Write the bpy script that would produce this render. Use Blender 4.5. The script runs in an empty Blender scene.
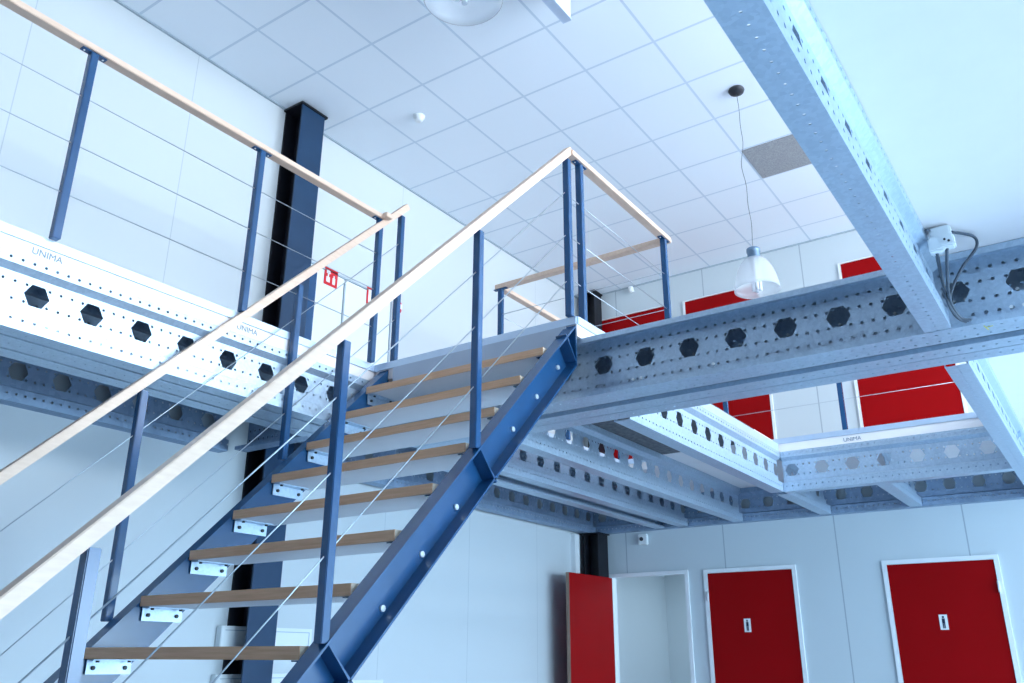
import bpy, bmesh, math, random
from mathutils import Vector, Matrix
from mathutils.geometry import delaunay_2d_cdt
random.seed(7)
ZO = 1.335                      # height of the camera above the ground floor
COL = bpy.context.scene.collection
H = 4.4377                      # ceiling height above the camera
# ------------------------------------------------------------------ materials
def new_mat(name, col, rough=.5, metal=0., spec=.5, **kw):
    m = bpy.data.materials.new(name); m.use_nodes = True
    b = m.node_tree.nodes['Principled BSDF']
    b.inputs['Base Color'].default_value = (*col, 1)
    b.inputs['Roughness'].default_value = rough
    b.inputs['Metallic'].default_value = metal
    b.inputs['Specular IOR Level'].default_value = spec
    for k, v in kw.items():
        b.inputs[k.replace('_', ' ')].default_value = v
    return m
def noise_mat(name, c1, c2, scale, rough=.5, metal=0., spec=.5, stretch=(1, 1, 1), bump=0., detail=4., r2=None, vor=False):
    m = new_mat(name, c1, rough, metal, spec); nt = m.node_tree; N = nt.nodes; L = nt.links
    b = N['Principled BSDF']
    tc = N.new('ShaderNodeTexCoord'); mp = N.new('ShaderNodeMapping'); mp.inputs['Scale'].default_value = stretch
    L.new(tc.outputs['Object'], mp.inputs['Vector'])
    if vor:
        t = N.new('ShaderNodeTexVoronoi'); t.inputs['Scale'].default_value = scale; out = t.outputs['Color']
    else:
        t = N.new('ShaderNodeTexNoise'); t.inputs['Scale'].default_value = scale; t.inputs['Detail'].default_value = detail; out = t.outputs['Fac']
    L.new(mp.outputs['Vector'], t.inputs['Vector'])
    mx = N.new('ShaderNodeMix'); mx.data_type = 'RGBA'
    mx.inputs['A'].default_value = (*c1, 1); mx.inputs['B'].default_value = (*c2, 1)
    rp = N.new('ShaderNodeMapRange'); rp.inputs['From Min'].default_value = .3; rp.inputs['From Max'].default_value = .7
    if vor:
        sp = N.new('ShaderNodeSeparateColor'); L.new(out, sp.inputs['Color']); out = sp.outputs['Red']
        rp.inputs['From Min'].default_value = 0.; rp.inputs['From Max'].default_value = 1.
    L.new(out, rp.inputs['Value']); L.new(rp.outputs['Result'], mx.inputs['Factor'])
    L.new(mx.outputs['Result'], b.inputs['Base Color'])
    if r2 is not None:
        rr = N.new('ShaderNodeMapRange'); rr.inputs['To Min'].default_value = rough; rr.inputs['To Max'].default_value = r2
        L.new(rp.outputs['Result'], rr.inputs['Value']); L.new(rr.outputs['Result'], b.inputs['Roughness'])
    if bump:
        bp = N.new('ShaderNodeBump'); bp.inputs['Strength'].default_value = bump; bp.inputs['Distance'].default_value = .004
        L.new(out, bp.inputs['Height']); L.new(bp.outputs['Normal'], b.inputs['Normal'])
    return m
def seam_mat(name, c, seam, axes, rough=.5, spec=.4, mott=.02):
    """flat panels with thin joints; axes = [(axis index, offset, pitch, width)] in object = world metres"""
    m = new_mat(name, c, rough, 0, spec); nt = m.node_tree; N = nt.nodes; L = nt.links; b = N['Principled BSDF']
    tc = N.new('ShaderNodeTexCoord'); sx = N.new('ShaderNodeSeparateXYZ'); L.new(tc.outputs['Object'], sx.inputs['Vector'])
    acc = None
    for ax, off, pitch, w in axes:
        a = N.new('ShaderNodeMath'); a.operation = 'SUBTRACT'; L.new(sx.outputs[ax], a.inputs[0]); a.inputs[1].default_value = off - w / 2 - 100 * pitch
        d = N.new('ShaderNodeMath'); d.operation = 'MODULO'; L.new(a.outputs[0], d.inputs[0]); d.inputs[1].default_value = pitch
        l = N.new('ShaderNodeMath'); l.operation = 'LESS_THAN'; L.new(d.outputs[0], l.inputs[0]); l.inputs[1].default_value = w
        if acc is None: acc = l
        else:
            x = N.new('ShaderNodeMath'); x.operation = 'MAXIMUM'; L.new(acc.outputs[0], x.inputs[0]); L.new(l.outputs[0], x.inputs[1]); acc = x
    nz = N.new('ShaderNodeTexNoise'); nz.inputs['Scale'].default_value = 1.3; L.new(tc.outputs['Object'], nz.inputs['Vector'])
    m1 = N.new('ShaderNodeMix'); m1.data_type = 'RGBA'; L.new(nz.outputs['Fac'], m1.inputs['Factor'])
    m1.inputs['A'].default_value = (*[x * (1 - mott) for x in c], 1); m1.inputs['B'].default_value = (*[min(1, x * (1 + mott)) for x in c], 1)
    mx = N.new('ShaderNodeMix'); mx.data_type = 'RGBA'; L.new(acc.outputs[0], mx.inputs['Factor'])
    L.new(m1.outputs['Result'], mx.inputs['A']); mx.inputs['B'].default_value = (*seam, 1)
    L.new(mx.outputs['Result'], b.inputs['Base Color'])
    return m
M = {}
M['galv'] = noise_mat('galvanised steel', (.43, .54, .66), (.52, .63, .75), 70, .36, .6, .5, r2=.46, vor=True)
M['galv_shaded'] = noise_mat('shaded galvanised steel', (.24, .33, .46), (.32, .42, .56), 30, .42, .6, .5, r2=.55, vor=True)  # darker copy of galv; shade on the under-deck beams put into the colour
M['blue'] = noise_mat('dark blue painted steel', (.012, .068, .175), (.015, .078, .20), 6, .24, 0, .6)
M['navy'] = noise_mat('navy painted column steel', (.008, .036, .090), (.011, .045, .105), 5, .4, 0, .4)
M['black'] = noise_mat('black painted column steel', (.006, .007, .012), (.012, .013, .02), 5, .5, 0, .3)
M['oak'] = noise_mat('oak tread', (.64, .38, .23), (.76, .48, .31), 9, .5, 0, .35, stretch=(.6, 9, 12), bump=.03)
M['oakend'] = noise_mat('oak end grain', (.68, .58, .46), (.76, .66, .54), 60, .6, 0, .3)
M['under'] = noise_mat('pale tread underside laminate', (.66, .67, .72), (.70, .71, .76), 4, .45, 0, .4)
M['rail'] = noise_mat('blond wood handrail', (.74, .53, .40), (.82, .61, .48), 14, .4, 0, .45, stretch=(5, 1, 5))
M['cable'] = new_mat('steel cable', (.46, .52, .58), .35, .7)
M['screw'] = new_mat('zinc screw', (.85, .88, .9), .3, .5)
M['dark'] = new_mat('dark rubber', (.02, .022, .03), .5)
M['wall'] = seam_mat('left wall sandwich panel', (.61, .655, .685), (.47, .52, .56), [(1, 1.91, 1.2, .007)])
M['wallb'] = seam_mat('back wall sandwich panel', (.60, .67, .71), (.36, .43, .49), [(0, -3.46, 1.173, .012)])
M['white'] = new_mat('white panel', (.82, .87, .89), .5)
M['frame'] = new_mat('white lacquered frame', (.84, .87, .90), .4)
M['ceil'] = seam_mat('mineral fibre ceiling tiles', (.84, .91, .98), (.62, .72, .82), [(0, -3.351, .6, .020), (1, 4.3866, .602, .020)], .8, .2, .012)
M['greytile'] = noise_mat('grey speckled tile', (.26, .27, .29), (.40, .41, .42), 70, .85, 0, .2, detail=8)
M['red'] = noise_mat('red door laminate', (.30, .0, .001), (.33, .0, .002), 2, .55, 0, .12)
M['dooredge'] = new_mat('door edge wood', (.30, .20, .15), .6)
M['signwhite'] = new_mat('sign white', (.85, .88, .9), .4)
M['signblue'] = new_mat('sign navy', (.01, .015, .05), .4)
M['signred'] = new_mat('sign red', (.70, .01, .02), .4)
M['floor'] = noise_mat('pale blue grey floor coating', (.62, .70, .78), (.66, .74, .82), 1.2, .25, 0, .5)
M['slab'] = noise_mat('white coated chipboard', (.87, .82, .82), (.89, .84, .84), 8, .5, 0, .4)
M['osb'] = noise_mat('dark raw chipboard', (.10, .105, .12), (.20, .20, .21), 26, .8, 0, .2, detail=8)
M['trim'] = noise_mat('pale steel edge trim', (.56, .68, .84), (.62, .73, .87), 10, .35, .5, .5)
M['fascia'] = noise_mat('grey steel fascia', (.40, .47, .58), (.43, .50, .61), 5, .45, .4, .5)
M['plastic'] = new_mat('white plastic', (.80, .84, .86), .4)
M['grey'] = new_mat('grey flex cable', (.06, .08, .11), .45)
M['stamp'] = new_mat('grey stamp ink', (.22, .28, .34), .6)
M['chalk'] = new_mat('yellow chalk', (.65, .62, .15), .8)
M['tube'] = new_mat('white lamp tube', (.86, .88, .92), .25)
g = bpy.data.materials.new('frosted prismatic glass'); g.use_nodes = True
b = g.node_tree.nodes['Principled BSDF']; b.inputs['Base Color'].default_value = (.93, .96, 1, 1)
b.inputs['Roughness'].default_value = .30; b.inputs['Transmission Weight'].default_value = .55; b.inputs['IOR'].default_value = 1.15
b.inputs['Alpha'].default_value = .42
M['glass'] = g
M['holder'] = new_mat('blue grey lamp holder', (.16, .24, .34), .35, .5)
# ------------------------------------------------------------------ objects
def V(x, y, z): return Vector((x, y, z + ZO))
ORG = {}
def props(o, label=None, cat=None, group=None, kind=None):
    if label: o['label'] = label
    if cat: o['category'] = cat
    if group: o['group'] = group
    if kind: o['kind'] = kind
def thing(name, label, cat, base, group=None):
    o = bpy.data.objects.new(name, None); COL.objects.link(o); o.empty_display_size = .1
    o.location = V(*base); ORG[o.name] = V(*base); props(o, label, cat, group); return o
def obj(name, bm, mats, parent=None, base=None, label=None, cat=None, group=None, kind=None, smooth=False):
    me = bpy.data.meshes.new(name)
    if parent is not None: org = ORG[parent.name]
    elif base is not None: org = V(*base)
    else: org = Vector((0, 0, 0))
    bmesh.ops.translate(bm, verts=bm.verts, vec=-org)
    bm.normal_update(); bm.to_mesh(me); bm.free()
    for m in (mats if isinstance(mats, (list, tuple)) else [mats]): me.materials.append(M[m])
    if smooth:
        for p in me.polygons: p.use_smooth = True
    o = bpy.data.objects.new(name, me); COL.objects.link(o)
    if parent is not None: o.parent = parent
    else: o.location = org
    ORG[o.name] = org; props(o, label, cat, group, kind); return o
def nb(): return bmesh.new()
def box(bm, x0, x1, y0, y1, z0, z1, mi=0, bev=0.):
    r = bmesh.ops.create_cube(bm, size=1)
    vs = r['verts']
    for v in vs:
        v.co = V(x0 + (v.co.x + .5) * (x1 - x0), y0 + (v.co.y + .5) * (y1 - y0), z0 + (v.co.z + .5) * (z1 - z0))
    fs = {f for v in vs for f in v.link_faces}
    for f in fs: f.material_index = mi
    if bev:
        es = list({e for v in vs for e in v.link_edges})
        bmesh.ops.bevel(bm, geom=es, offset=bev, segments=2, affect='EDGES')
    return bm
def prism(bm, pts, axis, a0, a1, mi=0):
    """pts 2-D polygon in the plane normal to axis ('x': (y,z); 'y': (x,z); 'z': (x,y))"""
    def P(p, a):
        if axis == 'x': return V(a, p[0], p[1])
        if axis == 'y': return V(p[0], a, p[1])
        return V(p[0], p[1], a)
    A = [bm.verts.new(P(p, a0)) for p in pts]; B = [bm.verts.new(P(p, a1)) for p in pts]
    n = len(pts); F = [bm.faces.new(A), bm.faces.new(B[::-1])]
    for i in range(n): F.append(bm.faces.new((A[i], B[i], B[(i + 1) % n], A[(i + 1) % n])))
    for f in F: f.material_index = mi
    bmesh.ops.recalc_face_normals(bm, faces=F)
    return bm
def tube(bm, pts, r, seg=8, mi=0):
    pts = [V(*p) for p in pts]; rings = []
    n = len(pts)
    up = Vector((0, 0, 1)); prev = None
    for i, p in enumerate(pts):
        d = (pts[min(i + 1, n - 1)] - pts[max(i - 1, 0)]).normalized()
        if prev is None:
            a = d.cross(up)
            if a.length < .05: a = d.cross(Vector((1, 0, 0)))
        else: a = prev - d * prev.dot(d)
        a.normalize(); prev = a; c = d.cross(a)
        rings.append([bm.verts.new(p + r * (math.cos(2 * math.pi * k / seg) * a + math.sin(2 * math.pi * k / seg) * c)) for k in range(seg)])
    for i in range(n - 1):
        for k in range(seg):
            f = bm.faces.new((rings[i][k], rings[i][(k + 1) % seg], rings[i + 1][(k + 1) % seg], rings[i + 1][k])); f.smooth = True; f.material_index = mi
    for ring in (rings[0][::-1], rings[-1]): bm.faces.new(ring).material_index = mi
    return bm
def lathe(bm, cx, cy, prof, seg=32, mi=0, smooth=True, close=True):
    rings = []
    for r, z in prof:
        if r < 1e-5: rings.append([bm.verts.new(V(cx, cy, z))])
        else: rings.append([bm.verts.new(V(cx + r * math.cos(2 * math.pi * k / seg), cy + r * math.sin(2 * math.pi * k / seg), z)) for k in range(seg)])
    for a, c in zip(rings, rings[1:]):
        for k in range(seg):
            k2 = (k + 1) % seg
            vs = [a[k % len(a)], a[k2 % len(a)], c[k2 % len(c)], c[k % len(c)]]
            vs = list(dict.fromkeys(vs))
            if len(vs) > 2:
                f = bm.faces.new(vs); f.smooth = smooth; f.material_index = mi
    return bm
def disc(bm, c, n, r, h, seg=10, mi=0):
    n = Vector(n).normalized(); c = Vector(c)
    e = c + n * h
    return tube(bm, [tuple(c), tuple(e)], r, seg, mi)
# ------------------------------------------------------------------ perforated beams
CELLS = {}
def cell(path, pitch, holes, key):
    """unfolded section: returns (verts2d, faces) for one pitch"""
    if key in CELLS: return CELLS[key]
    s = [0.]
    for a, c in zip(path, path[1:]): s.append(s[-1] + math.dist(a, c))
    S = s[-1]; verts = []; edges = []; polys = []
    def add(p): verts.append(Vector(p)); return len(verts) - 1
    # boundary and fold lines
    L = [add((0, x)) for x in s]; R = [add((pitch, x)) for x in s]
    for i in range(len(s)):
        edges.append((L[i], R[i]))
        if i: edges += [(L[i - 1], L[i]), (R[i - 1], R[i])]
    for (t, ss, r, n, rot) in holes:
        ids = [add((t + r * math.cos(rot + 2 * math.pi * k / n), ss + r * math.sin(rot + 2 * math.pi * k / n))) for k in range(n)]
        polys.append(([verts[i].copy() for i in ids]))
        for k in range(n): edges.append((ids[k], ids[(k + 1) % n]))
    vo, eo, fo, _, _, _ = delaunay_2d_cdt(verts, edges, [], 1, 1e-5)
    def inside(p):
        for (t, ss, r, n, rot) in holes:
            if (p.x - t) ** 2 + (p.y - ss) ** 2 < (r * math.cos(math.pi / n)) ** 2 * .98: return True
        return False
    F = []
    for f in fo:
        c = sum((vo[i] for i in f), Vector((0, 0))) / len(f)
        if inside(c): continue
        F.append(tuple(f))
    def fold(ss):
        for i in range(len(s) - 1):
            if ss <= s[i + 1] + 1e-6:
                k = (ss - s[i]) / (s[i + 1] - s[i])
                return (path[i][0] + k * (path[i + 1][0] - path[i][0]), path[i][1] + k * (path[i + 1][1] - path[i][1]))
        return path[-1]
    CELLS[key] = ([(v.x, *fold(v.y)) for v in vo], F); return CELLS[key]
def zhole(path, z, lo):   # arc position of height z on the web segment whose both ends are below/above
    s = 0
    for a, c in zip(path, path[1:]):
        d = math.dist(a, c)
        if lo(a, c) and min(a[1], c[1]) - 1e-6 <= z <= max(a[1], c[1]) + 1e-6: return s + (a[1] - z) / (a[1] - c[1]) * d
        s += d
vert = lambda a, c: abs(a[0] - c[0]) < 1e-6 and abs(a[1] - c[1]) > .045
TOP, BOT = 1.73, 1.38
SIGMA = [(-.085, 1.712), (-.085, TOP), (0, TOP), (0, 1.682), (-.034, 1.654), (-.034, 1.472), (0, 1.458), (0, BOT), (-.108, BOT), (-.108, 1.400)]
SIGMAW = SIGMA[:8] + [(-.160, BOT), (-.160, 1.400)]
CEES = [(0, 1.700), (0, TOP), (-.125, TOP), (-.125, 1.430), (-.075, 1.430), (-.075, BOT), (0, BOT), (0, 1.402)]
CEEW = [(0, 1.700), (0, TOP), (-.125, TOP), (-.125, BOT), (0, BOT), (0, 1.402)]
CEE = [(0, 1.700), (0, TOP), (-.10, TOP), (-.10, BOT), (0, BOT), (0, 1.402)]
def sec_holes(kind, pitch, hexes=True, hr=.060):
    P = {'sigma': SIGMA, 'sigmaw': SIGMAW, 'cee': CEE, 'ceew': CEEW, 'cees': CEES}[kind]; q = pitch / 5; Hs = []; dr = .0078 if kind[0] == 's' else .0092
    if hexes: Hs.append((pitch / 2, zhole(P, 1.570 if kind[0] == 's' else 1.581, vert), hr, 6, 0))
    rows = [1.706, 1.425] if kind[0] == 's' else [1.675, 1.46]
    for z in rows:
        for k in range(5): Hs.append((q * (k + .5), zhole(P, z, vert), dr, 6, 0))
    for z in (1.612, 1.528):
        for k in range(5):
            if k == 2 and hexes: continue
            Hs.append((q * (k + .5), zhole(P, z, vert), dr, 6, 0))
    s = 0                                   # bottom flange row
    for a, c in zip(P, P[1:]):
        d = math.dist(a, c)
        if abs(a[1] - BOT) < 1e-6 and abs(c[1] - BOT) < 1e-6:
            for k in range(5): Hs.append((q * (k + .5), s + d / 2, .005 if kind[0] == 's' else .007, 6, 0))
        s += d
    return P, Hs
def section(bm, kind, axis, base, sgn, t0, n, pitch, hexes=True, th=.003, hr=.060, clip=None):
    """axis 'y': beam runs along y, outer face at x=base looking to sgn*x;  axis 'x': runs along x, face at y=base looking to sgn*y"""
    if isinstance(hexes, float): hr = hexes
    P, Hs = sec_holes(kind, pitch, hexes, hr)
    vs, fs = cell(P, pitch, Hs, (kind, round(pitch, 4), hexes, hr))
    start = len(bm.verts); new = []
    for i in range(n):
        ids = []
        for t, o, z in vs:
            tt = t0 + i * pitch + t
            ids.append(bm.verts.new(V(base + sgn * o, tt, z) if axis == 'y' else V(tt, base + sgn * o, z)))
        for f in fs:
            try: new.append(bm.faces.new([ids[k] for k in f]))
            except ValueError: pass
    bmesh.ops.remove_doubles(bm, verts=bm.verts, dist=1e-5)
    if clip:
        for val, out in ((clip[0], -1), (clip[1], 1)):
            no = Vector((0, out, 0)) if axis == 'y' else Vector((out, 0, 0))
            bmesh.ops.bisect_plane(bm, geom=list(bm.verts) + list(bm.edges) + list(bm.faces), plane_co=no * val * out, plane_no=no, clear_outer=True)
    bmesh.ops.recalc_face_normals(bm, faces=bm.faces)
    return bm
def beam(label, base_pt, sections, mat='galv', name='steel_beam', group=None, clip=None):
    parent = thing(name, label, 'steel beam', base_pt, group)
    for (kind, axis, base, sgn, t0, n, pitch, hexes) in sections:
        bm = nb(); section(bm, kind, axis, base, sgn, t0, n, pitch, hexes, clip=clip)
        o = obj('channel', bm, mat, parent)
        md = o.modifiers.new('sheet thickness', 'SOLIDIFY'); md.thickness = .003; md.offset = 0
    return parent
def phase(first, pitch, lo): # start coordinate so that a hexagon sits at `first`
    s = first - pitch / 2
    while s > lo: s -= pitch
    return s
def ncell(s, hi, pitch): return max(1, int((hi - s) / pitch + .999))
# ------------------------------------------------------------------ setting
XW, YB = -5.15, 9.0
XR, YF = 6.0, -7.0
ZF = -1.335
obj('floor', box(nb(), XW - .2, XR + .2, YF - .2, 12, ZF - .1, ZF), 'floor', kind='structure')
# object coordinates of these = world metres (origin at 0,0,0)
obj('ceiling', box(nb(), XW - .2, XR + .2, YF - .2, 12, H, H + .1), 'ceil', kind='structure')
obj('wall_left', box(nb(), XW - .1, XW, YF, YB + .1, ZF, H), 'wall', kind='structure')
# back wall with the open doorway cut out
bm = nb(); DX0, DX1, DZ = -4.845, -3.905, .915
box(bm, XW, XR, YB, YB + .1, DZ, H)
box(bm, XW, DX0, YB, YB + .1, ZF, DZ); box(bm, DX1, XR, YB, YB + .1, ZF, DZ)
obj('wall_back', bm, 'wallb', kind='structure')
bm = nb()      # small room behind the open door
box(bm, XW - .1, XW, YB + .1, 11.2, ZF, 1.3); box(bm, -2.6, -2.5, YB + .1, 11.2, ZF, 1.3); box(bm, XW, -2.6, 11.1, 11.2, ZF, 1.3); box(bm, XW, -2.6, YB + .1, 11.1, 1.2, 1.3)
obj('wall_alcove', bm, 'white', kind='structure')
# right wall with two long window bands, rear wall
bm = nb(); WY0, WY1 = 1.1, 8.6
box(bm, XR, XR + .15, YF, YB, ZF, -.75); box(bm, XR, XR + .15, YF, YB, 1.35, 2.3); box(bm, XR, XR + .15, YF, YB, 4.2, H)
for z0, z1 in ((-.75, 1.35), (2.3, 4.2)):
    box(bm, XR, XR + .15, YF, WY0, z0, z1); box(bm, XR, XR + .15, WY1, YB, z0, z1)
obj('wall_right', bm, 'white', kind='structure')
for k, (z0, z1) in enumerate(((-.75, 1.35), (2.3, 4.2))):
    bm = nb()
    box(bm, XR + .03, XR + .09, WY0, WY1, z0, z0 + .06); box(bm, XR + .03, XR + .09, WY0, WY1, z1 - .06, z1)
    for j in range(8):
        y = WY0 + j * (WY1 - WY0 - .06) / 7; box(bm, XR + .03, XR + .09, y, y + .06, z0 + .06, z1 - .06)
    obj('window_%d' % (k + 1), bm, 'frame', kind='structure')
M['rearwall'] = new_mat('grey blue rear wall', (.20, .25, .32), .6)
obj('wall_front', box(nb(), XW, XR, YF - .1, YF, ZF, H), 'rearwall', kind='structure')
obj('trim_1', box(nb(), XW, XW + .06, 8.62, 8.72, ZF, 1.36), 'frame', kind='structure')
# wall angle along ceiling edge
bm = nb(); box(bm, XW, XW + .022, YF, YB, H - .012, H - .001); box(bm, XW, XR, YB - .022, YB, H - .012, H - .001)
M['angle'] = new_mat('grey ceiling edge angle', (.40, .48, .55), .6)
obj('trim_2', bm, 'angle', kind='structure')
# ------------------------------------------------------------------ doors
def pict(bm, x, y, z, s):    # simple standing figure
    for k in range(1):
        disc(bm, (x, y, z + .036 * s), (0, -1, 0), .008 * s, .001, 12)
    box(bm, x - .010 * s, x + .010 * s, y - .001, y, z - .006 * s, z + .026 * s)
    box(bm, x - .009 * s, x - .001 * s, y - .001, y, z - .042 * s, z - .004 * s); box(bm, x + .001 * s, x + .009 * s, y - .001, y, z - .042 * s, z - .004 * s)
    return bm
dn = [0]
def door(x0, x1, z0, z1, swing=None, sign=None, hinge='left', tw=.040):
    dn[0] += 1
    d = bpy.data.objects.new('door_%d' % dn[0], None); COL.objects.link(d); d.location = V(x0, YB, z0); ORG[d.name] = V(x0, YB, z0); d['kind'] = 'structure'
    bm = nb(); w = .040 if tw > .03 else .028
    box(bm, x0 - w, x0, YB - .02, YB + .08, z0, z1 + tw); box(bm, x1, x1 + w, YB - .02, YB + .08, z0, z1 + tw); box(bm, x0, x1, YB - .02, YB + .08, z1, z1 + tw)
    obj('door_frame', bm, 'frame', d)
    if swing is None:
        lf = obj('door_leaf', box(nb(), x0 + .003, x1 - .003, YB - .012, YB + .03, z0 + .006, z1 - .004), 'red', d)
        hx = x0 - .004 if hinge == 'left' else x1 + .004
        for hz in (z1 - .24, z0 + .25):
            obj('hinge', tube(nb(), [(hx, YB - .030, hz - .05), (hx, YB - .030, hz + .05)], .011, 10), 'frame', d)
        kx = x1 - .07 if hinge == 'left' else x0 + .07
        bm = nb(); box(bm, kx - .02, kx + .02, YB - .018, YB - .012, z0 + .94, z0 + 1.12)
        tube(bm, [(kx, YB - .018, z0 + 1.05), (kx, YB - .06, z0 + 1.05), (kx + (-.11 if hinge == 'left' else .11), YB - .06, z0 + 1.05)], .009, 8)
        obj('door_handle', bm, 'screw', d)
        if sign:
            sx, sz = sign
            s = obj('sign_plate', box(nb(), sx - .035, sx + .035, YB - .016, YB - .012, sz - .066, sz + .066), 'signwhite', d, label='small white sign plate with a dark standing figure')
            obj('pictogram', pict(nb(), sx, YB - .016, sz, 1.25), 'signblue', s)
    return d
d1 = door(-4.82, -3.93, ZF, .885, swing=True)
door(-3.669, -2.757, ZF, .878, sign=(-3.272, .340))
door(-1.846, -.929, ZF, .868, sign=(-1.425, .335), hinge='right')
# open leaf of the first door, swung into the hall against the left wall
ang = math.radians(-92.5)
bm = nb(); hx, hy = -4.815, 8.965
def leafbox(bm, a0, a1, t0, t1, z0, z1, mi=0):
    c, s = math.cos(ang), math.sin(ang)
    box(bm, 0, 1, 0, 1, z0, z1, mi)
    vs = bm.verts[-8:] if False else list(bm.verts)[-8:]
    for v in vs:
        a = a0 + v.co.x * (a1 - a0); t = t0 + v.co.y * (t1 - t0)
        v.co.x = hx + a * c - t * s; v.co.y = hy + a * s + t * c
leafbox(bm, 0, .885, -.042, 0, ZF + .006, .880)
lf = obj('door_leaf', bm, ['red'], d1, label='red door leaf standing open')
bm = nb(); leafbox(bm, .8852, .8872, -.042, 0, ZF + .006, .880); obj('edge_band', bm, 'dooredge', lf)
bm = nb(); leafbox(bm, .80, .84, -.05, -.042, ZF + .94, ZF + 1.12); leafbox(bm, .70, .83, -.085, -.068, ZF + 1.04, ZF + 1.058); leafbox(bm, .815, .832, -.07, -.05, ZF + 1.04, ZF + 1.058)
obj('door_handle', bm, 'screw', lf)
# upper floor doors
UZ = 1.85
door(-4.845, -3.935, UZ, 4.065, tw=.012)
door(-3.700, -2.795, UZ, 4.055, tw=.012)
door(-1.872, -.940, UZ, 4.065, hinge='right', tw=.012)
# ------------------------------------------------------------------ columns
def hcol(name, label, x0, x1, y0, y1, z0, z1, face, mats=('navy', 'black')):
    c = thing(name, label, 'steel column', ((x0 + x1) / 2, (y0 + y1) / 2, z0))
    bm = nb(); t = .014
    # flanges parallel to the wall (normal x), web between
    box(bm, x1 - t, x1, y0, y1, z0, z1, 0); box(bm, x0, x0 + t, y0, y1, z0, z1, 1)
    box(bm, x0 + t, x1 - t, (y0 + y1) / 2 - .006, (y0 + y1) / 2 + .006, z0, z1, 1)
    obj('shaft', bm, list(mats), c)
    return c
c = hcol('steel_column', 'navy blue H section column standing against the left wall from floor to ceiling', XW + .003, -4.93, 3.985, 4.235, ZF, H - .03, 1)
obj('cap_plate', box(nb(), XW + .003, -4.915, 3.965, 4.255, H - .03, H - .012), 'black', c)
obj('base_plate', box(nb(), XW + .003, -4.88, 3.93, 4.29, ZF, ZF + .016), 'black', c)
obj('splice_angle', box(nb(), -5.10, -4.955, 4.24, 4.33, 1.86, 2.98), 'blue', c, label='short blue angle beside the shaft')
c = hcol('steel_column', 'nearly black lower column in the far corner beside the open red door', -5.05, -4.865, 8.76, 8.985, ZF, BOT - .016, 1, ('black', 'black'))
obj('head_plate', box(nb(), -5.10, -4.84, 8.74, 8.995, BOT - .016, BOT - .004), 'black', c)
obj('base_plate', box(nb(), -5.12, -4.862, 8.72, 8.995, ZF, ZF + .016), 'black', c)
c = hcol('steel_column', 'nearly black upper column in the far corner behind the landing railing', -4.985, -4.835, 8.80, 8.985, 1.852, H - .03, 1, ('black', 'black'))
obj('cap_plate', box(nb(), -5.0, -4.82, 8.785, 8.995, H - .03, H - .012), 'black', c)
obj('base_plate', box(nb(), -5.02, -4.80, 8.77, 8.995, 1.852, 1.864), 'black', c)
# ------------------------------------------------------------------ beams
PL = .269
s = phase(1.737, PL, -3.2); n = ncell(s, 3.93, PL)
beam('bright perforated double beam under the left balcony edge, beside the stairs', (-3.86, 0, BOT),
     [('sigma', 'y', -3.858, 1, s, n, PL, True), ('sigmaw', 'y', -4.150, -1, s, n, PL, False), ('sigma', 'y', -4.285, -1, s, n, PL, False)], clip=(-3.9, 3.93))
s2 = phase(6.23, .262, 4.56); n2 = ncell(s2, 8.88, .262)
beam('double joist running back behind the stairs, nearest to the left wall', (-3.83, s2, BOT),
     [('sigma', 'y', -3.81, 1, s2, n2, .262, True), ('sigma', 'y', -4.20, -1, s2, n2, .262, False)], clip=(4.56, 8.885))
s = phase(2.255, .264, -3.4); n = ncell(s, 3.72, .264)
beam('shaded perforated wall beam fixed to the left wall below the balcony', (-5.03, 0, BOT), [('sigma', 'y', -5.048, 1, s, n, .264, True)], 'galv_shaded', clip=(-3.9, 3.74))
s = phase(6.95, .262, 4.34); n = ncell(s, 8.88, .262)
beam('shaded wall beam on the left wall behind the navy column', (-5.03, s, BOT), [('sigma', 'y', -4.965, 1, s, n, .262, True)], 'galv_shaded', clip=(4.38, 8.885))
# main trimmer across the room at the head of the stairs
PM = .2615; s = phase(-.636, PM, -3.90); n = ncell(s, 5.9, PM)
mb = beam('long perforated trimmer beam crossing from the stair head to the right', (-2, 4.0, BOT),
     [('cee', 'x', 4.0, -1, s, n, PM, True), ('cees', 'x', 4.104, -1, s, n, PM, False), ('ceew', 'x', 4.262, -1, s, n, PM, False), ('ceew', 'x', 4.522, 1, s, n, PM, False)], clip=(-3.87, 5.95))
for (x, z) in ((-2.02, 1.46), (-1.97, 1.46), (-1.55, 1.46), (-.17, 1.46), (-.12, 1.46)):
    obj('bolt', disc(nb(), (x, 4.098, z), (0, -1, 0), .008, .010), 'screw', mb, label='bright zinc bolt')
for k in range(-6, 8):
    for dx in (-.024, .024): obj('bolt', disc(nb(), (-.636 + k * PM + dx, 4.227, 1.585), (0, -1, 0), .008, .012), 'screw', mb)
bm = nb(); tube(bm, [(-.285, 4.035, BOT - .001), (-.275, 4.10, BOT - .001)], .003, 6); tube(bm, [(-.278, 4.06, BOT - .001), (-.252, 4.055, BOT - .001)], .003, 6)
obj('chalk_mark', bm, 'chalk', mb, label='yellow chalk mark')
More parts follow.
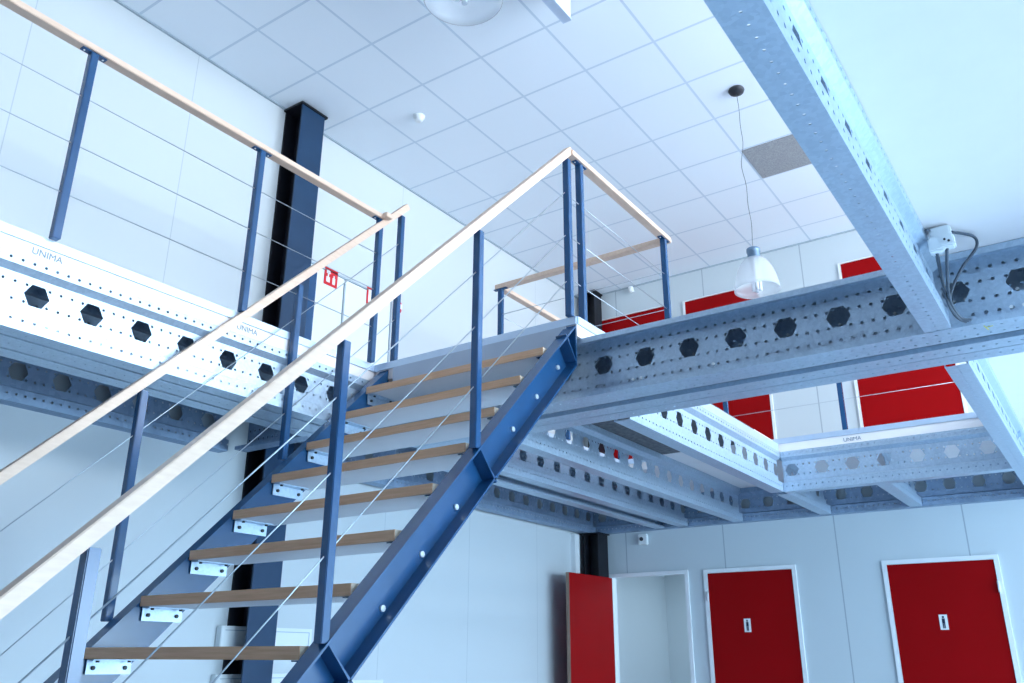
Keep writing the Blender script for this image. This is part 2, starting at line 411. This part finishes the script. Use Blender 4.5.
# J1: edge of the void
PJ = .252; s = phase(6.90, PJ, 4.65); n = ncell(s, 7.44, PJ)
beam('bright white lit beam along the left side of the floor opening', (-2.33, s, BOT), [('sigma', 'y', -2.285, 1, s, n, PJ, True)], clip=(4.56, 7.45))
s = 7.48; n = ncell(s, 8.885, PJ)
beam('short joist ending at the back wall between the two closed lower doors and in line with the opening edge', (-2.3, s, BOT), [('sigma', 'y', -2.275, 1, s, n, PJ, True)], 'galv', clip=(7.57, 8.885))
beam('short joist ending at the back wall above the right lower door', (-1.45, s, BOT), [('sigma', 'y', -1.43, 1, s, n, PJ, True)], 'galv', clip=(7.57, 8.885))
s = phase(6.91, PJ, 4.65); n = ncell(s, 8.9, PJ)
beam('long joist with see-through hexagon holes left of the floor opening', (-3.2, s, BOT), [('sigma', 'y', -3.185, 1, s, n, PJ, True)], clip=(4.56, 8.885))
# far side of the opening
PX = .2555; s = phase(-.925, PX, -2.30); n = ncell(s, -.40, PX)
fb = beam('pale perforated beam closing the far side of the floor opening', (-1.4, 7.46, BOT), [('sigma', 'x', 7.46, -1, s, n, PX, True)], clip=(-2.282, -.43))
s = phase(-.925, .2483, -5.05); n = ncell(s, 5.9, .2483)
beam('shaded perforated beam along the top of the back wall over the lower doors', (-2, 8.93, BOT), [('sigma', 'x', 8.90, -1, s, n, .2483, True)], 'galv_shaded', clip=(-5.06, 5.95))
# right hand Y beams
PR = .262; s = phase(2.775, PR, -3.4); n = ncell(s, 3.96, PR)
beam('diagonal perforated beam overhead at the upper right, in front of the trimmer', (-.45, 0, BOT), [('sigma', 'y', -.408, 1, s, n, PR, .052)], clip=(-3.9, 3.985))
s = phase(4.96, .22, 4.56); n = ncell(s, 8.88, .22)
beam('perforated beam along the right side of the floor opening behind the trimmer', (-.45, s, BOT), [('sigma', 'y', -.420, 1, s, n, .22, True)], clip=(4.565, 8.885))
# short cross beams near the column under the left balcony
s = -5.0; 
beam('short cross beam between wall and balcony beam in front of the navy column', (-4.6, 3.74, BOT), [('cee', 'x', 3.74, -1, -4.97, 3, .24, False)], 'galv_shaded')
beam('short cross beam behind the navy column', (-4.6, 4.30, BOT), [('cee', 'x', 4.36, 1, -4.97, 4, .27, False)], 'galv_shaded')
# ------------------------------------------------------------------ deck slabs
ZT = 1.85; Z0 = 1.734
def deck(label, x0, x1, y0, y1, edges, mat='slab', z0=Z0):
    d = thing('deck_slab', label, 'floor deck', ((x0 + x1) / 2, (y0 + y1) / 2, z0))
    obj('panel', box(nb(), x0, x1, y0, y1, z0, ZT - .004), mat, d)
    for e in edges:
        bm = nb(); t = .012; h = .044
        if e == 'x+': box(bm, x1, x1 + t, y0, y1, ZT - h, ZT + .002); box(bm, x1 - .05, x1, y0, y1, ZT - .004, ZT + .002)
        if e == 'x-': box(bm, x0 - t, x0, y0, y1, ZT - h, ZT + .002); box(bm, x0, x0 + .05, y0, y1, ZT - .004, ZT + .002)
        if e == 'y-': box(bm, x0, x1, y0 - t, y0, ZT - h, ZT + .002); box(bm, x0, x1, y0, y0 + .05, ZT - .004, ZT + .002)
        if e == 'y+': box(bm, x0, x1, y1, y1 + t, ZT - h, ZT + .002); box(bm, x0, x1, y1 - .05, y1, ZT - .004, ZT + .002)
        obj('edge_trim', bm, 'trim', d)
    return d
XD = -3.870
dl = deck('long balcony slab along the left wall with pale metal edge', XW + .002, XD, YF + .01, 8.99, ['x+'])
dland = deck('landing slab at the head of the stairs', XD + .014, -2.292, 3.955, 5.40, ['y-', 'x+'])
obj('fascia_plate', box(nb(), -3.69, -2.36, 3.943, 3.955, 1.690, 1.806), 'fascia', dland, label='grey metal plate closing the front of the landing')
dfar = deck('far deck slab in front of the upper red doors, seen through the opening', XD + .014, -.52, 7.466, 8.99, ['y-'])
dr = deck('large white deck slab overhead on the right', -.500, XR - .01, YF + .01, 8.99, ['x-'])
dj = deck('narrow raw dark board deck beyond the landing between two joists', -3.215, -2.335, 5.415, 6.98, [], 'osb')
obj('panel', box(nb(), -3.215, -2.335, 6.985, 7.45, 1.734, ZT - .004), 'slab', dj, label='pale end board')
obj('edge_trim', box(nb(), -2.333, -2.285, 5.415, 7.44, 1.734, 1.80), 'trim', dj)
def text_mesh(s, size):
    cu = bpy.data.curves.new('t', 'FONT'); cu.body = s; cu.size = size; cu.extrude = .0006; cu.align_x = 'CENTER'
    o = bpy.data.objects.new('t', cu); COL.objects.link(o)
    dg = bpy.context.evaluated_depsgraph_get(); dg.update()
    me = bpy.data.meshes.new_from_object(o.evaluated_get(dg)); bpy.data.objects.remove(o); return me
tm = text_mesh('UNIMA', .046)
def stamp(parent, loc, rot):
    o = bpy.data.objects.new('stamp', tm); COL.objects.link(o); o.parent = parent
    o.location = V(*loc) - ORG[parent.name]; o.rotation_euler = rot
    if not tm.materials: tm.materials.append(M['stamp'])
    o['label'] = 'grey stamped lettering'
stamp(dfar, (-1.66, 7.464, 1.752), (math.pi / 2, 0, 0))
stamp(dl, (XD + .002, 1.735, 1.760), (math.pi / 2, 0, math.pi / 2))
stamp(dl, (XD + .002, 2.90, 1.760), (math.pi / 2, 0, math.pi / 2))
# ------------------------------------------------------------------ staircase
ST = .2265
XL, XRs = -3.735, -2.395
st = thing('staircase', 'straight open riser staircase with dark blue stringers and oak treads', 'staircase', (-3.08, 1.0, ZF))
def stringer(xweb, sgn, top=2.155, bot=2.405, fl=.078):
    """channel: web at xweb, flanges towards sgn*x; plane y-z = top .. bot"""
    bm = nb(); t = .009
    yend = 3.962
    def poly(c0, c1, x0, x1, ztop=1.80):
        # parallelogram band between y-z=c0 and y-z=c1, cut at the floor, at y=yend and below the landing
        pts = []
        zf = ZF
        pts = [(c0 + zf, zf), (c1 + zf, zf), (min(yend, c1 + ztop), min(yend - c1, ztop))]
        if yend - c0 > ztop: pts += [(yend, ztop), (c0 + ztop, ztop)]
        else: pts += [(yend, yend - c0)]
        if pts[2][0] < yend - 1e-4: pts.insert(3, (yend, ztop))
        prism(bm, pts, 'x', x0, x1)
    a = xweb; b = xweb + sgn * .008
    poly(top, bot, min(a, b), max(a, b))
    e = xweb + sgn * fl
    poly(top, top + .013, min(b, e), max(b, e)); poly(bot - .013, bot, min(b, e), max(b, e))
    # end plate
    prism(bm, [(yend - .010, yend - bot), (yend, yend - bot), (yend, 1.80), (yend - .010, 1.80)], 'x', min(xweb, e), max(xweb, e))
    return bm
sr = obj('stringer', stringer(-2.378, 1), 'blue', st)
sl = obj('stringer', stringer(XL - .006, -1, 2.155, 2.425), 'blue', st)
for pst, x0, x1 in ((sr, -2.370, -2.300), (sl, XL - .084, XL - .014)):
    for yq in ((3.055, 2.20, 1.32) if pst is sr else (3.22, 2.31, 1.38)):
        c = yq - 2.155
        bt = .25
        prismpts = [(yq + .012, c + .012 - .012), (yq + .020, c - .004), (yq + .020 + bt / 2, c - bt / 2 + .0), (yq + .012 + bt / 2, c - bt / 2 - .008)]
        obj('stiffener', prism(nb(), prismpts, 'x', x0, x1), 'blue', pst)
obj('stiffener', prism(nb(), [(3.845, 1.71), (3.853, 1.716), (3.955, 1.585), (3.947, 1.579)], 'x', -2.370, -2.300), 'blue', sr)
# bolts in the web of the right stringer, two per tread bracket
for k in range(-3, 8):
    y = 3.859 - (7 - k) * .2195; z = 1.53 - (7 - k) * .2245
    obj('bolt', disc(nb(), (-2.370, y, z), (1, 0, 0), .013, .010), 'screw', sr)
bm = nb()
TD = .275; TT = .046
for i in range(-5, 8):
    y = 2.168 + ST * i; z = .042 + ST * i
    bm = nb(); box(bm, XL, XRs, y, y + TD, z - TT, z, 0, .002)
    for f in bm.faces:
        c = f.calc_center_median()
        if abs(f.normal.z + 1) < .01 or (f.calc_center_median().z - ZO < z - TT + .0005): f.material_index = 1
        elif c.x > XRs - .0005 or c.x < XL + .0005: f.material_index = 2
    t = obj('tread', bm, ['oak', 'under', 'oakend'], st)
    # brackets
    for sx, xx in ((1, XL), (-1, XRs)):
        bm = nb(); t0 = .005
        xa, xb = (xx, xx + t0) if sx > 0 else (xx - t0, xx)
        xc, xd = (xx, xx + .055) if sx > 0 else (xx - .055, xx)
        if sx > 0:
            box(bm, xa, xb, y + .015, y + .225, z - TT - .062, z - TT - .001)
            box(bm, xc, xd, y + .015, y + .225, z - TT - .006, z - TT - .001)
        else:
            box(bm, xa, xb, y + .07, y + .25, z - TT - .045, z - TT - .001)
            box(bm, xc, xd, y + .015, y + .16, z - TT - .006, z - TT - .001)
        br = obj('bracket', bm, 'galv' if sx > 0 else 'blue', t, label='white galvanised angle bracket' if sx > 0 else None)
        for yy in ((y + .045, y + .195) if sx > 0 else (y + .05, y + .12)):
            if sx > 0: obj('bolt', disc(nb(), (xb, yy, z - TT - .036), (1, 0, 0), .009, .008, 8), 'dark', br)
            obj('screw', disc(nb(), (xx + sx * .035, yy, z - TT - .006), (0, 0, -1), .008, .008, 8), 'dark', br)
# ------------------------------------------------------------------ railings
def bar(bm, p, q, w, h, mi=0):
    """rectangular bar from p to q; w across (horizontal), h perpendicular to it in the vertical plane"""
    p = V(*p); q = V(*q); d = (q - p).normalized(); a = d.cross(Vector((0, 0, 1))).normalized(); c = a.cross(d)
    R = []
    for e in (p, q): R.append([bm.verts.new(e + a * sx * w / 2 + c * sz * h / 2) for sx, sz in ((-1, -1), (1, -1), (1, 1), (-1, 1))])
    F = [bm.faces.new(R[0]), bm.faces.new(R[1][::-1])]
    for k in range(4): F.append(bm.faces.new((R[0][k], R[1][k], R[1][(k + 1) % 4], R[0][(k + 1) % 4])))
    bmesh.ops.recalc_face_normals(bm, faces=F)
    es = list({e for f in F for e in f.edges}); bmesh.ops.bevel(bm, geom=es, offset=.003, segments=2, affect='EDGES')
    return bm
def post(parent, x, y, z0, z1, w=.040, slope=False, axis='y'):
    bm = nb(); box(bm, x - w / 2, x + w / 2, y - w / 2, y + w / 2, z0, z1, 0, .003)
    if slope:
        bm2 = None
        bar(bm, (x, y - .035, z1 - .012), (x, y + .035, z1 + .058), .034, .005)
    else:
        if axis == 'y': box(bm, x - .017, x + .017, y - .065, y + .065, z1 - .004, z1 + .003)
        else: box(bm, x - .065, x + .065, y - .017, y + .017, z1 - .004, z1 + .003)
    p = obj('post', bm, 'blue', parent)
    if not slope and axis == 'y':
        for s_ in (-.05, .05): obj('screw', disc(nb(), (x, y + s_, z1 - .004), (0, 0, -1), .005, .003, 8), 'screw', p)
    return p
ZR = 2.955       # top of the level handrails
def level_rail(label, p, q, posts, axis, base_z=ZT, cables=(2.10, 2.375, 2.65), group=None, zr=ZR, ext=.04):
    t = thing('railing', label, 'railing', (*p, base_z), group)
    a, b_ = (Vector((*p, 0)), Vector((*q, 0)))
    d = (b_ - a).normalized() * ext
    obj('handrail', bar(nb(), (a.x - d.x, a.y - d.y, zr - .018), (b_.x + d.x, b_.y + d.y, zr - .018), .062, .036), 'rail', t)
    for x, y in posts: post(t, x, y, base_z + .002, zr - .038, axis=axis)
    for z in cables: obj('cable', tube(nb(), [(p[0], p[1], z), (q[0], q[1], z)], .0026, 6), 'cable', t)
    return t
tr = level_rail('level railing along the left balcony edge', (-3.835, -3.2), (-3.835, 3.875), [(-3.835, y_) for y_ in (3.88, 2.825, 1.735, .66, -.42, -1.50, -2.58)], 'y')
obj('handrail', bar(nb(), (-3.80, 3.895, ZR - .018), (-3.755, 3.895, ZR - .018), .062, .036), 'rail', tr, label='short return stub of the handrail')
level_rail('short level railing from the stair head along the right side of the landing', (-2.32, 3.99), (-2.32, 5.345), [(-2.32, 4.08), (-2.32, 5.31)], 'y', cables=(2.09, 2.37, 2.645), zr=2.972)
level_rail('level railing across the back of the landing', (-2.335, 5.375), (-3.85, 5.375), [(-3.845, 5.375)], 'x', cables=(2.12, 2.40, 2.70), zr=2.972)
level_rail('level railing running away from the landing towards the back wall', (-3.86, 5.45), (-3.86, 7.48), [(-3.86, 6.45), (-3.86, 7.46)], 'y', cables=(2.12, 2.40, 2.70), zr=2.972)
level_rail('far level railing in front of the upper red doors', (-3.83, 7.51), (-.54, 7.51), [(-2.76, 7.51), (-1.715, 7.51), (-.60, 7.51)], 'x', cables=(2.135, 2.42, 2.70))
def stair_rail(label, x, ytop, k0, posts, yend, base_off, kcab):
    t = thing('stair_railing', label, 'railing', (x, yend, ZF))
    obj('handrail', bar(nb(), (x, yend, yend + k0), (x, ytop, ytop + k0), .050, .046), 'rail', t)
    for i, (y, zb) in enumerate(posts): post(t, x, y, zb if zb is not None else y - base_off, y + k0 - .050, slope=True)
    for k in kcab: obj('cable', tube(nb(), [(x, yend + .3, yend + .3 + k), (x, ytop - .06, ytop - .06 + k)], .0028, 6), 'cable', t)
    return t
stair_rail('sloping stair railing on the right, nearer to the camera', -2.325, 3.962, -.985, [(3.935, ZT + .002), (3.055, None), (2.20, None), (1.32, None)], .80, 2.15, (-1.25, -1.54, -1.84))
stair_rail('sloping stair railing on the left against the balcony', -3.835, 4.15, -1.005, [(4.10, ZT + .002), (3.22, None), (2.305, None), (1.36, None)], .80, 2.15, (-1.27, -1.56, -1.86))
# ------------------------------------------------------------------ lamps and ceiling fittings
def lamp_parts(t, x, y, zm, zc):
    obj('ceiling_rose', lathe(nb(), x, y, [(0, zc), (.062, zc), (.066, zc - .012), (.058, zc - .030), (.02, zc - .040), (0, zc - .041)], 24), 'dark', t)
    pts = []
    for k in range(25):
        f = k / 24; zz = zc - .04 + f * (zm + .36 - zc + .04); a = .012 * math.sin(f * 9) + .008 * math.sin(f * 23)
        pts.append((x + a * math.sin(math.pi * f), y + a * .5 * math.sin(math.pi * f), zz))
    obj('cable', tube(nb(), pts, .0022, 6), 'grey', t)
    obj('lamp_holder', lathe(nb(), x, y, [(0, zm + .352), (.046, zm + .350), (.052, zm + .344), (.052, zm + .318), (.047, zm + .314), (.047, zm + .258), (.040, zm + .254), (0, zm + .254)], 24), 'holder', t)
    prof = [(.050, zm + .262), (.075, zm + .250), (.103, zm + .215), (.128, zm + .165), (.147, zm + .105), (.160, zm + .045), (.165, zm), (.169, zm), (.164, zm + .045), (.151, zm + .107), (.132, zm + .168), (.107, zm + .219), (.078, zm + .255), (.050, zm + .268)]
    bm = lathe(nb(), x, y, prof, 48); 
    obj('lamp_shade', bm, 'glass', t, label='translucent ribbed glass bell')
    for k in range(4):
        a = k * math.pi / 2 + .4; cx, cy = x + .026 * math.cos(a), y + .026 * math.sin(a)
        obj('lamp_tube', tube(nb(), [(cx, cy, zm + .255), (cx, cy, zm + .02), (cx, cy, zm - .005)], .012, 10), 'tube', t)
t = thing('pendant_lamp', 'complete glass bell pendant lamp hanging below the grey ceiling tile', 'lamp', (-1.845, 5.907, 2.62), 'glass pendant lamps')
lamp_parts(t, -1.845, 5.907, 2.62, H)
t2 = t.copy(); COL.objects.link(t2); t2.location = V(-1.80, 2.225, 2.60)
t2['label'] = 'glass bell pendant lamp cut by the top edge, seen from below'
for ch in list(t.children):
    c2 = ch.copy(); COL.objects.link(c2); c2.parent = t2
obj('ceiling_tile', box(nb(), -3.351 + 2 * .6 + .012, -3.351 + 3 * .6 - .008, 4.3866 + 4 * .602 + .012, 4.3866 + 5 * .602 - .008, H - .004, H - .001), 'greytile', base=(-1.85, 7.1, H),
    label='dark grey speckled tile in the white ceiling grid behind the pendant cable', cat='ceiling tile')
bm = lathe(nb(), -4.258, 4.701, [(0, H - .001), (.052, H - .001), (.052, H - .018), (.038, H - .030), (.036, H - .045), (.022, H - .052), (0, H - .053)], 24)
obj('smoke_detector', bm, 'plastic', base=(-4.258, 4.701, H), label='small round white smoke detector on the ceiling near the navy column', cat='smoke detector')
bl = thing('ceiling_unit', 'white box unit hanging from the ceiling, its corner cut by the top edge', 'ceiling unit', (-2.43, 3.4, 4.15))
from mathutils import Vector as _V
obj('housing', box(nb(), -2.45, -2.39, 2.55, 4.145, 4.17, H - .002, 0, .004), 'plastic', bl)
obj('bottom_strip', box(nb(), -2.455, -2.385, 2.55, 4.15, 4.158, 4.169), 'trim', bl)
# ------------------------------------------------------------------ wall things
def detector(x, z, label):
    t = thing('wall_sensor', label, 'sensor', (x, YB, z))
    obj('housing', box(nb(), x - .055, x + .055, YB - .05, YB - .001, z - .06, z + .06, 0, .008), 'plastic', t)
    obj('lens', disc(nb(), (x - .01, YB - .049, z + .005), (0, -1, -.2), .022, .012, 14), 'dark', t)
detector(-4.40, 1.285, 'small white sensor box on the back wall above the open doorway')
t = thing('wall_sensor', 'small white sensor high on the upper back wall near the ceiling', 'sensor', (-4.38, YB, 4.36))
obj('housing', lathe(nb(), -4.38, YB - .07, [(0, 4.40), (.030, 4.40), (.036, 4.38), (.034, 4.345), (.02, 4.33), (0, 4.328)], 20), 'plastic', t)
obj('bracket', box(nb(), -4.392, -4.368, YB - .06, YB - .001, 4.355, 4.385), 'plastic', t)
# fire equipment cabinet doors on the left wall, upper floor
X0 = XW
cb = thing('wall_cabinet', 'flush white two-door wall cabinet behind the stair railing', 'cabinet', (X0, 4.9, ZT))
bm = nb(); box(bm, X0 + .001, X0 + .02, 4.36, 5.42, 3.145, 3.16); box(bm, X0 + .001, X0 + .02, 4.355, 4.37, ZT + .01, 3.16); box(bm, X0 + .001, X0 + .02, 5.41, 5.425, ZT + .01, 3.16)
obj('cabinet_frame', bm, 'angle', cb)
obj('cabinet_door', box(nb(), X0 + .001, X0 + .014, 4.375, 4.80, ZT + .03, 3.14), 'white', cb)
obj('cabinet_door', box(nb(), X0 + .001, X0 + .014, 4.825, 5.405, ZT + .03, 3.14), 'white', cb)
obj('edge_strip', box(nb(), X0 + .001, X0 + .022, 4.804, 4.820, ZT + .03, 3.10), 'angle', cb)
def fire_sign(y0, y1, z0, z1, label, kind):
    x = X0 + .016
    t = thing('fire_sign', label, 'sign', (x, (y0 + y1) / 2, z0))
    obj('plate', box(nb(), x, x + .004, y0, y1, z0, z1), 'signred', t)
    bm = nb(); xx = x + .004; w = y1 - y0; h = z1 - z0
    def r(a, b_, c, d): box(bm, xx, xx + .001, y0 + a * w, y0 + b_ * w, z0 + c * h, z0 + d * h)
    if kind == 'hose':
        r(.15, .42, .16, .46); r(.24, .34, .44, .72); r(.15, .42, .64, .82); obj('pictogram', bm, 'signwhite', t); bm = nb()
        r(.62, .82, .14, .50); r(.68, .78, .48, .64)
    else:
        r(.12, .88, .12, .88)
    obj('pictogram', bm, 'signwhite', t)
fire_sign(4.565, 4.718, 3.015, 3.18, 'red fire equipment sign with white pictograms beside the navy column', 'hose')
fire_sign(5.085, 5.24, 3.01, 3.175, 'red framed white sign half hidden behind the rail posts', 'plain')
t = thing('fire_call_point', 'small round red call point behind the second rail post at the stair head', 'alarm', (X0, 5.52, 3.05))
obj('housing', lathe(nb(), X0 + .04, 5.475, [(0, 3.15), (.030, 3.15), (.038, 3.135), (.038, 3.06), (.030, 3.045), (0, 3.045)], 16), 'signred', t)
obj('back_plate', box(nb(), X0 + .0002, X0 + .012, 5.44, 5.51, 3.05, 3.145), 'signwhite', t)
obj('button', box(nb(), X0 + .072, X0 + .082, 5.455, 5.495, 3.075, 3.12), 'signwhite', t)
def duct(y0, y1, z0, z1, label):
    t = thing('wall_duct', label, 'wall duct', (X0, y0, z0), 'ducts on the lower left wall')
    obj('cover', box(nb(), X0 + .001, X0 + .06, y0, y1, z0, z1, 0, .004), 'plastic', t)
    bm = nb(); box(bm, X0 + .06, X0 + .062, y0 + .03, y1 - .03, z1 - .03, z1 - .025); box(bm, X0 + .06, X0 + .062, y0 + .03, y1 - .03, z0 + .025, z0 + .03); box(bm, X0 + .06, X0 + .062, y1 - .035, y1 - .03, z0 + .025, z1 - .025)
    obj('groove', bm, 'angle', t)
duct(3.9, 4.72, .04, .21, 'white wall duct seen between the two lowest treads, beside the column')
duct(3.9, 4.80, -.35, -.10, 'white wall duct below the lowest visible tread')
duct(5.0, 5.53, -.33, -.155, 'white wall duct cut by the bottom edge, right of the stringer')
# junction box with flex cables at the corner of the overhead beam
jx, jy, jz = -.355, 3.72, 1.690
t = thing('junction_box', 'white junction box with plug connectors under the deck at the beam corner', 'junction box', (jx, jy, jz))
obj('housing', box(nb(), jx - .035, jx + .045, jy - .05, jy + .03, jz - .02, jz + .038, 0, .006), 'plastic', t)
obj('plug', box(nb(), jx - .045, jx + .015, jy - .08, jy - .02, jz - .085, jz - .02, 0, .006), 'plastic', t)
obj('plug', box(nb(), jx + .0, jx + .055, jy - .085, jy - .03, jz - .075, jz - .022, 0, .006), 'plastic', t)
for a_ in ((jx + .02, jy - .086, jz - .045), (jx + .035, jy - .086, jz - .055)): obj('socket_pin', disc(nb(), a_, (0, -1, 0), .005, .003, 10), 'dark', t)
def curve(pts, n=8):
    P = [Vector(p) for p in pts]; out = []
    for i in range(len(P) - 1):
        p0 = P[max(i - 1, 0)]; p1 = P[i]; p2 = P[i + 1]; p3 = P[min(i + 2, len(P) - 1)]
        for k in range(n):
            u = k / n
            out.append(tuple(.5 * ((2 * p1) + (-p0 + p2) * u + (2 * p0 - 5 * p1 + 4 * p2 - p3) * u * u + (-p0 + 3 * p1 - 3 * p2 + p3) * u ** 3)))
    out.append(tuple(P[-1])); return out
for k, pts in enumerate([
    [(jx + .045, jy - .02, jz + .01), (-.245, 3.84, 1.722), (-.240, 3.86, 1.677), (-.304, 3.87, 1.608), (-.358, 3.88, 1.530), (-.386, 3.90, 1.460), (-.372, 3.94, 1.405), (-.335, 3.975, 1.392)],
    [(jx - .02, jy - .05, jz - .085), (-.388, 3.80, 1.540), (-.388, 3.86, 1.450), (-.370, 3.93, 1.402), (-.345, 3.98, 1.392)],
    [(jx + .02, jy - .055, jz - .075), (-.365, 3.78, 1.532), (-.378, 3.86, 1.455), (-.360, 3.94, 1.404), (-.325, 3.97, 1.392)],
    [(jx - .035, jy - .01, jz + .02), (-.385, jy - .03, 1.722), (-.396, jy - .10, 1.70)],
    [(jx - .035, jy + .0, jz - .0), (-.390, jy + .04, 1.65), (-.394, jy + .10, 1.56)]]):
    obj('cable', tube(nb(), curve(pts), .0065 if k < 3 else .004, 8), 'grey', t)
# ------------------------------------------------------------------ light
def area(name, loc, rot, sx, sy, power, col):
    l = bpy.data.lights.new(name, 'AREA'); l.shape = 'RECTANGLE'; l.size = sx; l.size_y = sy; l.energy = power; l.color = col
    o = bpy.data.objects.new(name, l); COL.objects.link(o); o.location = V(*loc); o.rotation_euler = rot; return o
area('daylight_lower', (XR + .2, 4.85, .3), (0, math.radians(84), 0), 2.0, 7.4, 880, (.56, .80, 1))
area('daylight_upper', (XR + .2, 4.85, 3.25), (0, math.radians(112), 0), 1.8, 7.4, 1060, (.78, .90, 1))
area('fill_alcove', (-3.6, 10.1, 1.15), (0, 0, 0), 1.6, 1.4, 15, (.62, .82, 1))  # added fill to brighten the alcove
w = bpy.data.worlds.new('World'); bpy.context.scene.world = w; w.use_nodes = True
w.node_tree.nodes['Background'].inputs[0].default_value = (.65, .82, 1, 1); w.node_tree.nodes['Background'].inputs[1].default_value = 1.0
# ------------------------------------------------------------------ camera
yaw, pitch, roll, f = math.radians(-34.75437), math.radians(20.43513), math.radians(.220617), 853.9468
fw = Vector((math.sin(yaw) * math.cos(pitch), math.cos(yaw) * math.cos(pitch), math.sin(pitch)))
rt = Vector((math.cos(yaw), -math.sin(yaw), 0)); up = rt.cross(fw)
r = math.cos(roll) * rt + math.sin(roll) * up; u = -math.sin(roll) * rt + math.cos(roll) * up
cam = bpy.data.cameras.new('camera'); co = bpy.data.objects.new('camera', cam); COL.objects.link(co)
cam.sensor_width = 36; cam.lens = f / 1024 * 36; cam.clip_start = .05
mw = Matrix((r, u, -fw)).transposed().to_4x4(); mw.translation = V(0, 0, 0); co.matrix_world = mw
sc = bpy.context.scene; sc.camera = co
sc.view_settings.view_transform = 'Standard'; sc.view_settings.look = 'None'; sc.view_settings.gamma = 1
sc.view_settings.exposure = 0.05; sc.view_settings.use_curve_mapping = False
